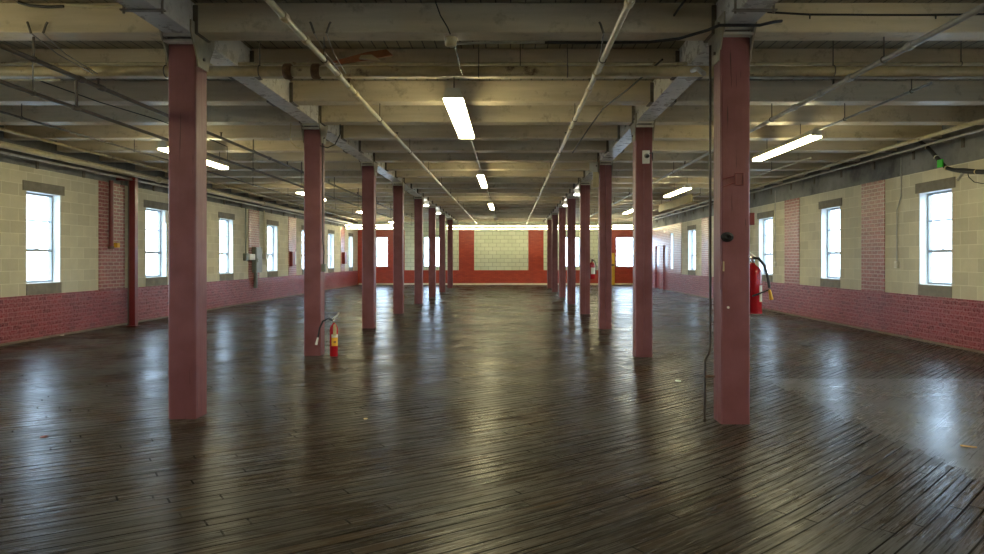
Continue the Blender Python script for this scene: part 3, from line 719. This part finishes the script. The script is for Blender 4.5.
e3 = extinguisher(ex, ey, ez, .072, .42, 'small distant red fire extinguisher on the right side of a far post',
    [(ex, ey - .02, ez + .47), (ex + .06, ey - .05, ez + .44), (ex + .09, ey - .07, ez + .32), (ex + .085, ey - .08, ez + .2)],
    ((ex + .085, ey - .08, ez + .2), (ex + .08, ey - .08, ez + .12), 'black'))
wrap(e3, ex, ey, .072, ez + .12, ez + .28, -120, -20, 'cream_label', 'white_label')
q = MB(); q.box(PX_R + PW / 2 + .001, ex - .06, ey - .03, ey + .03, ez + .1, ez + .35, M['black']); q.build('wall_hook', e3)

# ------------------------------------------------------------------ fittings on the nearest right post
xl = PX_R - PW / 2; yf = POST_R[0]
root = thing('post_conduit', (xl - .02, yf + .2, 0), 'thin rust-dark conduit down the left side of the nearest right post', 'conduit')
q = MB(); q.tube([(xl - 0.036, yf + .2, 3.15), (xl - 0.036, yf + .2, .62), (xl - 0.049, yf + .2, .55), (xl - 0.082, yf + .2, .50), (xl - 0.084, yf + .2, 0.0)], .011, M['pipe_dark'], 8); q.build('conduit', root)
q = MB(); q.tube([(xl - .085, yf + .2, .36), (xl + .0, yf + .2, .36)], .012, M['rust'], 8); q.build('valve_stub', root)
q = MB(); q.tube([(xl - .05, yf + .35, 2.95), (xl - .045, yf + .6, 3.06), (xl - .04, yf + .8, 3.09)], .022, M['pipe_grey'], 8); q.build('pipe_elbow', root)
q = MB(); q.tube([(xl - .006, yf - .006, 3.1), (xl - .006, yf - .006, 1.1)], .006, M['post'], 6); q.build('paint_edge_wire', root)
root = thing('cable_coil', (xl + .03, yf - .03, 1.48), 'dark round coil of cable on the front of the nearest right post', 'coil')
q = MB()
for rr, yy in ((.036, -.012), (.028, -.024), (.020, -.032)):
    q.tube([(xl + .045 + rr * 1.25 * math.cos(t), yf + yy, 1.53 + rr * .9 * math.sin(t)) for t in [i * math.pi / 8 for i in range(17)]], .009, M['black'], 6)
q.build('coil', root)
q = MB(); q.tube([(xl + .045, yf - .001, 1.53), (xl + .045, yf - .012, 1.53)], .022, M['black'], 10); q.build('back_plate', root)
root = thing('wire_bracket', (PX_R - .0, yf - .02, 1.95), 'rusty square wire bracket on the front of the nearest right post', 'bracket')
q = MB(); a0, a1, z0, z1 = PX_R - .005, PX_R + .06, HB + .605, HB + .70
for p0, p1 in (((a0, z0), (a1, z0)), ((a1, z0), (a1, z1)), ((a1, z1), (a0, z1)), ((a0, z1), (a0, z0)), ((a0, z1 - .02), (a0 - .11, z1 - .05)), ((a0, z0 + .02), (a0 - .11, z0 - .02))):
    q.tube([(p0[0], yf - .008, p0[1]), (p1[0], yf - .008, p1[1])], .005, M['pipe_red'], 6)
q.build('bent_wire', root)
q = MB(); q.box(PX_R + PW / 2 + .001, PX_R + PW / 2 + .045, yf + .02, yf + .09, HB + .28, HB + .38, M['box_red']); tag(q.build('switch_box', bevel=.004), 'small dark red box on the right side of the nearest right post', 'box')
q = MB(); q.box(xl + .012, xl + .024, yf - .006, yf - .001, 1.25, 1.33, M['pipe_tan']); tag(q.build('sticker'), 'narrow tan sticker at the left edge of the nearest right post', 'sticker')
q = MB(); q.tube([(xl + .055, yf - .001, .955), (xl + .055, yf - .012, .955)], .010, M['white'], 8); tag(q.build('screw_hook'), 'tiny white knob low on the front of the nearest right post', 'knob')

# camera plate on the second right post
y = POST_R[1]; root = thing('security_camera', (PX_R, y - .03, 2.66), 'small white plate with a dark round camera on the second right post', 'security camera')
q = MB(); q.box(PX_R - .025, PX_R + .075, y - .02, y - .001, 2.66, 2.84, M['white']); q.build('back_plate', root, bevel=.005)
q = MB(); q.tube([(PX_R + .03, y - .02, 2.765), (PX_R + .03, y - .06, 2.76)], .034, M['chrome'], 12); q.build('camera_body', root)
q = MB(); q.tube([(PX_R + .035, y - .06, 2.755), (PX_R + .035, y - .085, 2.752)], .024, M['black'], 12); q.build('lens', root)
q = MB(); q.tube([(PX_R + .07, y - .012, 2.80), (PX_R + .115, y - .012, 2.81), (PX_R + .12, y + .02, 2.70)], .010, M['black'], 6); q.build('arm', root)
# box on the third right post's girder
y = POST_R[2]; root = thing('speaker_box', (PX_R - .25, y - .1, 3.03), 'small cream box on a board left of the third right post head', 'box')
q = MB(); q.box(PX_R - .30, PX_R - .145, y - .02, y + .12, 3.03, 3.22, M['trim_cream']); q.build('case', root, bevel=.006)
q = MB(); q.tube([(PX_R - .18, y - .02, 3.14), (PX_R - .18, y - .026, 3.14)], .014, M['black'], 8); q.build('knob', root)
q = MB(); q.box(PX_R - .24, PX_R - .13, y + .03, y + .06, 2.74, 3.03, M['pipe_tan']); q.build('backing_board', root)
# small box on left posts
y = POST_L[1]; root = thing('outlet_box', (PX_L + PW / 2, y + .1, 1.18), 'small pale outlet box with cable on the second left post', 'outlet box')
q = MB(); q.box(PX_L + PW / 2 + .001, PX_L + PW / 2 + .05, y + .04, y + .12, 1.17, 1.28, M['box_grey']); q.build('box', root, bevel=.004)
q = MB(); q.tube([(PX_L + PW / 2 + .02, y + .08, 1.28), (PX_L + PW / 2 + .03, y + .08, 1.45), (PX_L + PW / 2 + .012, y + .08, 1.6), (PX_L + PW / 2 + .012, y + .08, 3.05)], .009, M['black'], 6); q.build('cable', root)
q = MB(); q.box(PX_L - PW / 2 - .035, PX_L - PW / 2 - .001, POST_L[0] + .02, POST_L[0] + .10, 1.655, 1.755, M['white']); tag(q.build('thermostat', bevel=.004), 'small white box on the left side of the nearest left post', 'box')
# looping cable at the second left post's head
q = MB(); yy = POST_L[1]; q.tube([(PX_L - .28, yy - .05, 3.24), (PX_L - .29, yy - .06, 3.05), (PX_L - .27, yy - .07, 2.97), (PX_L - .20, yy - .06, 2.90), (PX_L - .13, yy - .03, 2.88)], .008, M['pipe_tan'], 6)
tag(q.build('hanging_cable'), 'tan cable loop hanging left of the second left post head', 'cable')
q = MB(); q.tube([(PX_L + .12, yy - .02, 2.93), (PX_L + .22, yy - .03, 2.90), (PX_L + .32, yy, 2.95), (PX_L + .38, yy + .05, 3.10), (PX_L + .38, yy + .05, 3.24)], .008, M['black'], 6)
tag(q.build('hanging_cable'), 'black cable loop hanging right of the second left post head', 'cable')

# ------------------------------------------------------------------ left wall fittings
q = MB(); q.tube([(XL + .06, 14.62, 2.9), (XL + .06, 14.62, 1.60)], .045, M['pipe_red'], 12); root = q.build('drop_pipe'); tag(root, 'dark red vertical pipe on the first brick pier of the left wall', 'pipe')
q = MB(); q.tube([(XL + .06, 14.62, 1.60), (XL + .06, 14.62, 1.55)], .055, M['rust'], 12); q.build('end_fitting', root)
q = MB(); q.box(XL + .05, XL + .13, 14.72, 14.82, 1.58, 1.67, M['yellow']); q.build('yellow_valve', root)
q = MB(); q.tube([(XL + .06, 15.34, 2.95), (XL + .06, 15.34, .0)], .04, M['box_grey'], 12); tag(q.build('drain_pipe'), 'grey vertical pipe against the left wall beside the slim red post', 'pipe')
q = MB(); q.box(-7.67, -7.55, 14.9, 15.02, 0, 2.93, M['door_red']); root = q.build('slim_post', bevel=.006); tag(root, 'slim dark red square post standing against the left wall', 'post')
q = MB(); q.box(-7.71, -7.51, 14.86, 15.06, 0, .012, M['door_red']); q.build('foot_plate', root)
q = MB(); q.box(-7.935, -7.55, 14.9, 15.02, 2.932, 2.99, M['door_red']); q.build('top_arm', root)
root = thing('electrical_cabinet', (-7.8, 23, .93), 'grey electrical cabinet on a brick pier of the left wall', 'electrical cabinet')
q = MB(); q.box(XL + .002, XL + .13, 22.74, 23.3, .93, 1.72, M['box_grey']); q.build('case', root, bevel=.01)
q = MB(); q.box(XL + .132, XL + .145, 22.77, 23.27, .96, 1.69, M['box_grey']); d_ = q.build('door', root, bevel=.004)
q = MB(); q.box(XL + .146, XL + .165, 22.81, 22.84, 1.25, 1.37, M['chrome']); q.build('handle', d_)
q = MB(); q.box(XL + .001, XL + .10, 22.0, 22.26, 1.30, 1.52, M['box_grey']); q.build('side_box', root, bevel=.008)
q = MB(); q.box(XL + .001, XL + .12, 22.28, 22.72, 1.32, 1.50, M['white']); q.build('meter', root, bevel=.008)
q = MB(); q.box(XL + .001, XL + .12, 23.72, 24.05, 1.34, 1.52, M['white']); q.build('meter', root, bevel=.008)
for yy, zt, z0_, m in ((22.1, 2.9, 1.52, 'box_grey'), (22.95, .93, .45, 'box_grey'), (23.75, 2.9, 1.52, 'pipe_cream')):
    q = MB(); q.tube([(XL + .05, yy, max(zt, z0_)), (XL + .05, yy, min(zt, z0_))], .022 if yy != 22.95 else .06, M[m], 8); q.build('conduit', root)
q = MB(); q.box(XL + .001, XL + .12, 26.62, 26.95, 1.08, 1.62, M['box_red']); tag(q.build('alarm_cabinet', bevel=.006), 'dark red cabinet on the left wall pier beyond the grey cabinet', 'cabinet')
q = MB(); q.box(XL + .001, XL + .03, 27.05, 27.4, 1.15, 1.62, M['white']); tag(q.build('notice_board'), 'white panel beside the nearer dark red cabinet on the left wall', 'panel')
q = MB(); q.box(XL + .001, XL + .14, 35.0, 35.4, 1.12, 1.68, M['box_red']); tag(q.build('alarm_cabinet', bevel=.006), 'dark red cabinet on the left wall pier near the far corner', 'cabinet')

# ------------------------------------------------------------------ right wall fittings
def outlet(y, z, top, label, bend=True):
    root = thing('wall_outlet', (XR - .03, y, z - .06), label, 'outlet')
    q = MB(); q.box(XR - .05, XR - .001, y - .045, y + .045, z - .06, z + .06, M['white']); q.build('box', root, bevel=.006)
    q = MB(); q.box(XR - .054, XR - .050, y - .02, y + .02, z - .035, z + .035, M['trim_cream']); q.build('face_plate', root)
    q = MB(); pts = [(XR - .02, y, z + .06), (XR - .02, y, z + .95)]
    pts += [(XR - .02, y - .14, z + 1.18), (XR - .02, y - .14, top)] if bend else [(XR - .02, y, top)]
    q.tube(pts, .009, M['pipe_grey'], 6); q.build('conduit', root)
outlet(12.93, 1.25, 3.1, 'small white outlet with bent conduit beside the nearest right-wall window')
outlet(18.86, 1.22, 3.1, 'small white outlet with straight conduit by the far brick pier on the right wall', bend=False)
root = thing('cable_bundle', (6.4, 11.4, 2.6), 'thick black taped cable bundle with a green tag above the right window', 'cable bundle')
pts = [(6.5, 11.79, HB + 1.90), (6.5, 11.53, HB + 1.745), (6.5, 11.40, HB + 1.65), (6.5, 11.29, HB + 1.556), (6.5, 11.03, HB + 1.357), (6.52, 10.88, HB + 1.31), (6.52, 10.65, HB + 1.27), (6.52, 10.35, HB + 1.22), (6.52, 9.9, HB + 1.16)]
q = MB(); q.tube(pts, [.022, .034, .030, .036, .028, .028, .040, .034, .034], M['black'], 10); q.build('cable', root)
for i, m in ((1, 'pipe_tan'), (3, 'cream_label'), (4, 'pipe_tan'), (7, 'brown_tag')):
    a = Vector(pts[i]); d = (Vector(pts[i + 1]) - a).normalized(); q = MB(); q.tube([a, a + d * .02], .037, M[m], 10); q.build('tape_band', root)
q = MB(); q.box(6.44, 6.46, 11.03, 11.16, HB + 1.375, HB + 1.49, M['green']); q.build('green_tag', root)
q = MB(); q.tube([(6.52, 10.62, HB + 1.26), (6.51, 10.76, HB + 1.15)], .022, M['pipe_grey'], 8); q.build('cable_end', root)
q = MB(); q.tube([(6.52, 10.55, HB + 1.25), (6.51, 10.50, HB + 1.16), (6.51, 10.38, HB + 1.08), (6.51, 10.2, HB + 1.04), (6.51, 9.9, HB + 1.03)], .006, M['black'], 6); q.build('loose_wire', root)

# hanging tan board over the right aisle
root = thing('hanging_board', (4.9, 22, 2.88), 'long tan wooden board hung below the lamp in the right aisle', 'board')
q = MB(); q.box(4.86, 4.92, 19.9, 24.2, HB + 1.53, HB + 1.76, M['tan_wood']); q.build('board', root, bevel=.006)
for k in (11, 12, 13):
    q = MB(); q.tube([(4.89, jy(k), HB + 1.76), (4.89, jy(k), JB)], .008, M['hanger'], 6); q.build('hanging_rod', root)
# yellow upright at the back wall
root = thing('yellow_upright', (5.3, YB - .15, 0), 'yellow-painted upright standing at the back wall by the right window', 'upright')
q = MB(); q.box(5.20, 5.44, YB - .16, YB - .035, 0, 1.66, M['yellow_paint']); q.build('panel', root, bevel=.01)
q = MB(); q.box(5.24, 5.40, YB - .20, YB - .161, 1.0, 1.08, M['black']); q.build('latch', root)
q = MB(); q.box(6.42, 6.60, 37.6, 37.78, 1.0, 1.62, M['box_grey']); q.box(XR - .20, XR - .001, 37.6, 37.78, 1.2, 1.5, M['box_grey']); tag(q.build('switch_cabinet', bevel=.006), 'grey box on the right wall in the far corner by the window', 'cabinet')

# ------------------------------------------------------------------ litter on the floor
def litter(name, pts, z, mat, label, cat):
    q = MB(); q.prism(pts, 0.001, z, 'z', M[mat]); return tag(q.build(name), label, cat)
def fp(u, v): d = FPX * EYE / (v - 259); return ((u - 510) * d / FPX, d)
def blob(cx, cy, rx, ry, n=7, seed=1):
    r_ = random.Random(seed); return [(cx + rx * math.cos(2 * math.pi * i / n) * r_.uniform(.6, 1), cy + ry * math.sin(2 * math.pi * i / n) * r_.uniform(.6, 1)) for i in range(n)]
x, y = fp(678, 381); litter('paper_scrap', blob(x, y, .045, .06, seed=3), .006, 'paper', 'pale green paper scrap lying on the boards left of the nearest right post', 'paper scrap')
x, y = fp(366, 419); litter('wood_chip', blob(x, y, .022, .03, seed=4), .006, 'brown_tag', 'tiny pale wood chip on the boards in the centre foreground', 'wood chip')
x, y = fp(44, 437); litter('dry_leaf', blob(x, y, .028, .035, seed=5), .006, 'leaf_dry', 'small reddish dry leaf on the shiny boards at the left', 'leaf')
x, y = fp(61, 335.5); litter('paper_scrap', blob(x, y, .06, .08, seed=6), .012, 'cream_label', 'white paper scrap on the floor against the left wall', 'paper scrap')
q = MB(); x, y = fp(960, 446.5); x2, y2 = fp(977, 448.5); q.tube([(x, y, .008), (x2, y2, .008)], .006, M['stick'], 6); tag(q.build('wood_stick'), 'yellow-brown stick on the smooth floor at the right edge', 'stick')
x, y = fp(806, 345); litter('dark_rag', blob(x, y, .14, .22, n=9, seed=8), .012, 'black', 'flat dark rag on the floor of the right aisle', 'rag')

# shrubs outside the far right window
for k, (x, y, r_, h) in enumerate(((6.15, 45, .6, 2.0), (7.1, 47.5, .8, 2.6))):
    q = MB(); rn = random.Random(20 + k)
    for i in range(420):
        t = rn.uniform(0, 6.28); p_ = rn.uniform(0, 1); a = Vector((x + r_ * math.cos(t) * math.sqrt(rn.random()), y + r_ * math.sin(t) * math.sqrt(rn.random()), -1.15 + .2 + (h + .3) * p_))
        d = Vector((rn.uniform(-1, 1), rn.uniform(-1, 1), rn.uniform(-.5, 1))).normalized() * .12; e = d.cross(Vector((0, 0, 1))).normalized() * .05
        q.add([a - e, a + d, a + e, a - d * .3], [(0, 1, 2, 3)], M['leaf'])
    f_ = q
    root = thing('shrub', (x, y, -1.15), ['dark shrub outside the far right window, nearer one', 'dark shrub outside the far right window, taller one behind'][k], 'shrub')
    f_.build('foliage', root); q = MB(); q.tube([(x, y, -1.15), (x, y, 0)], .05, M['hanger'], 6); q.build('stem', root)
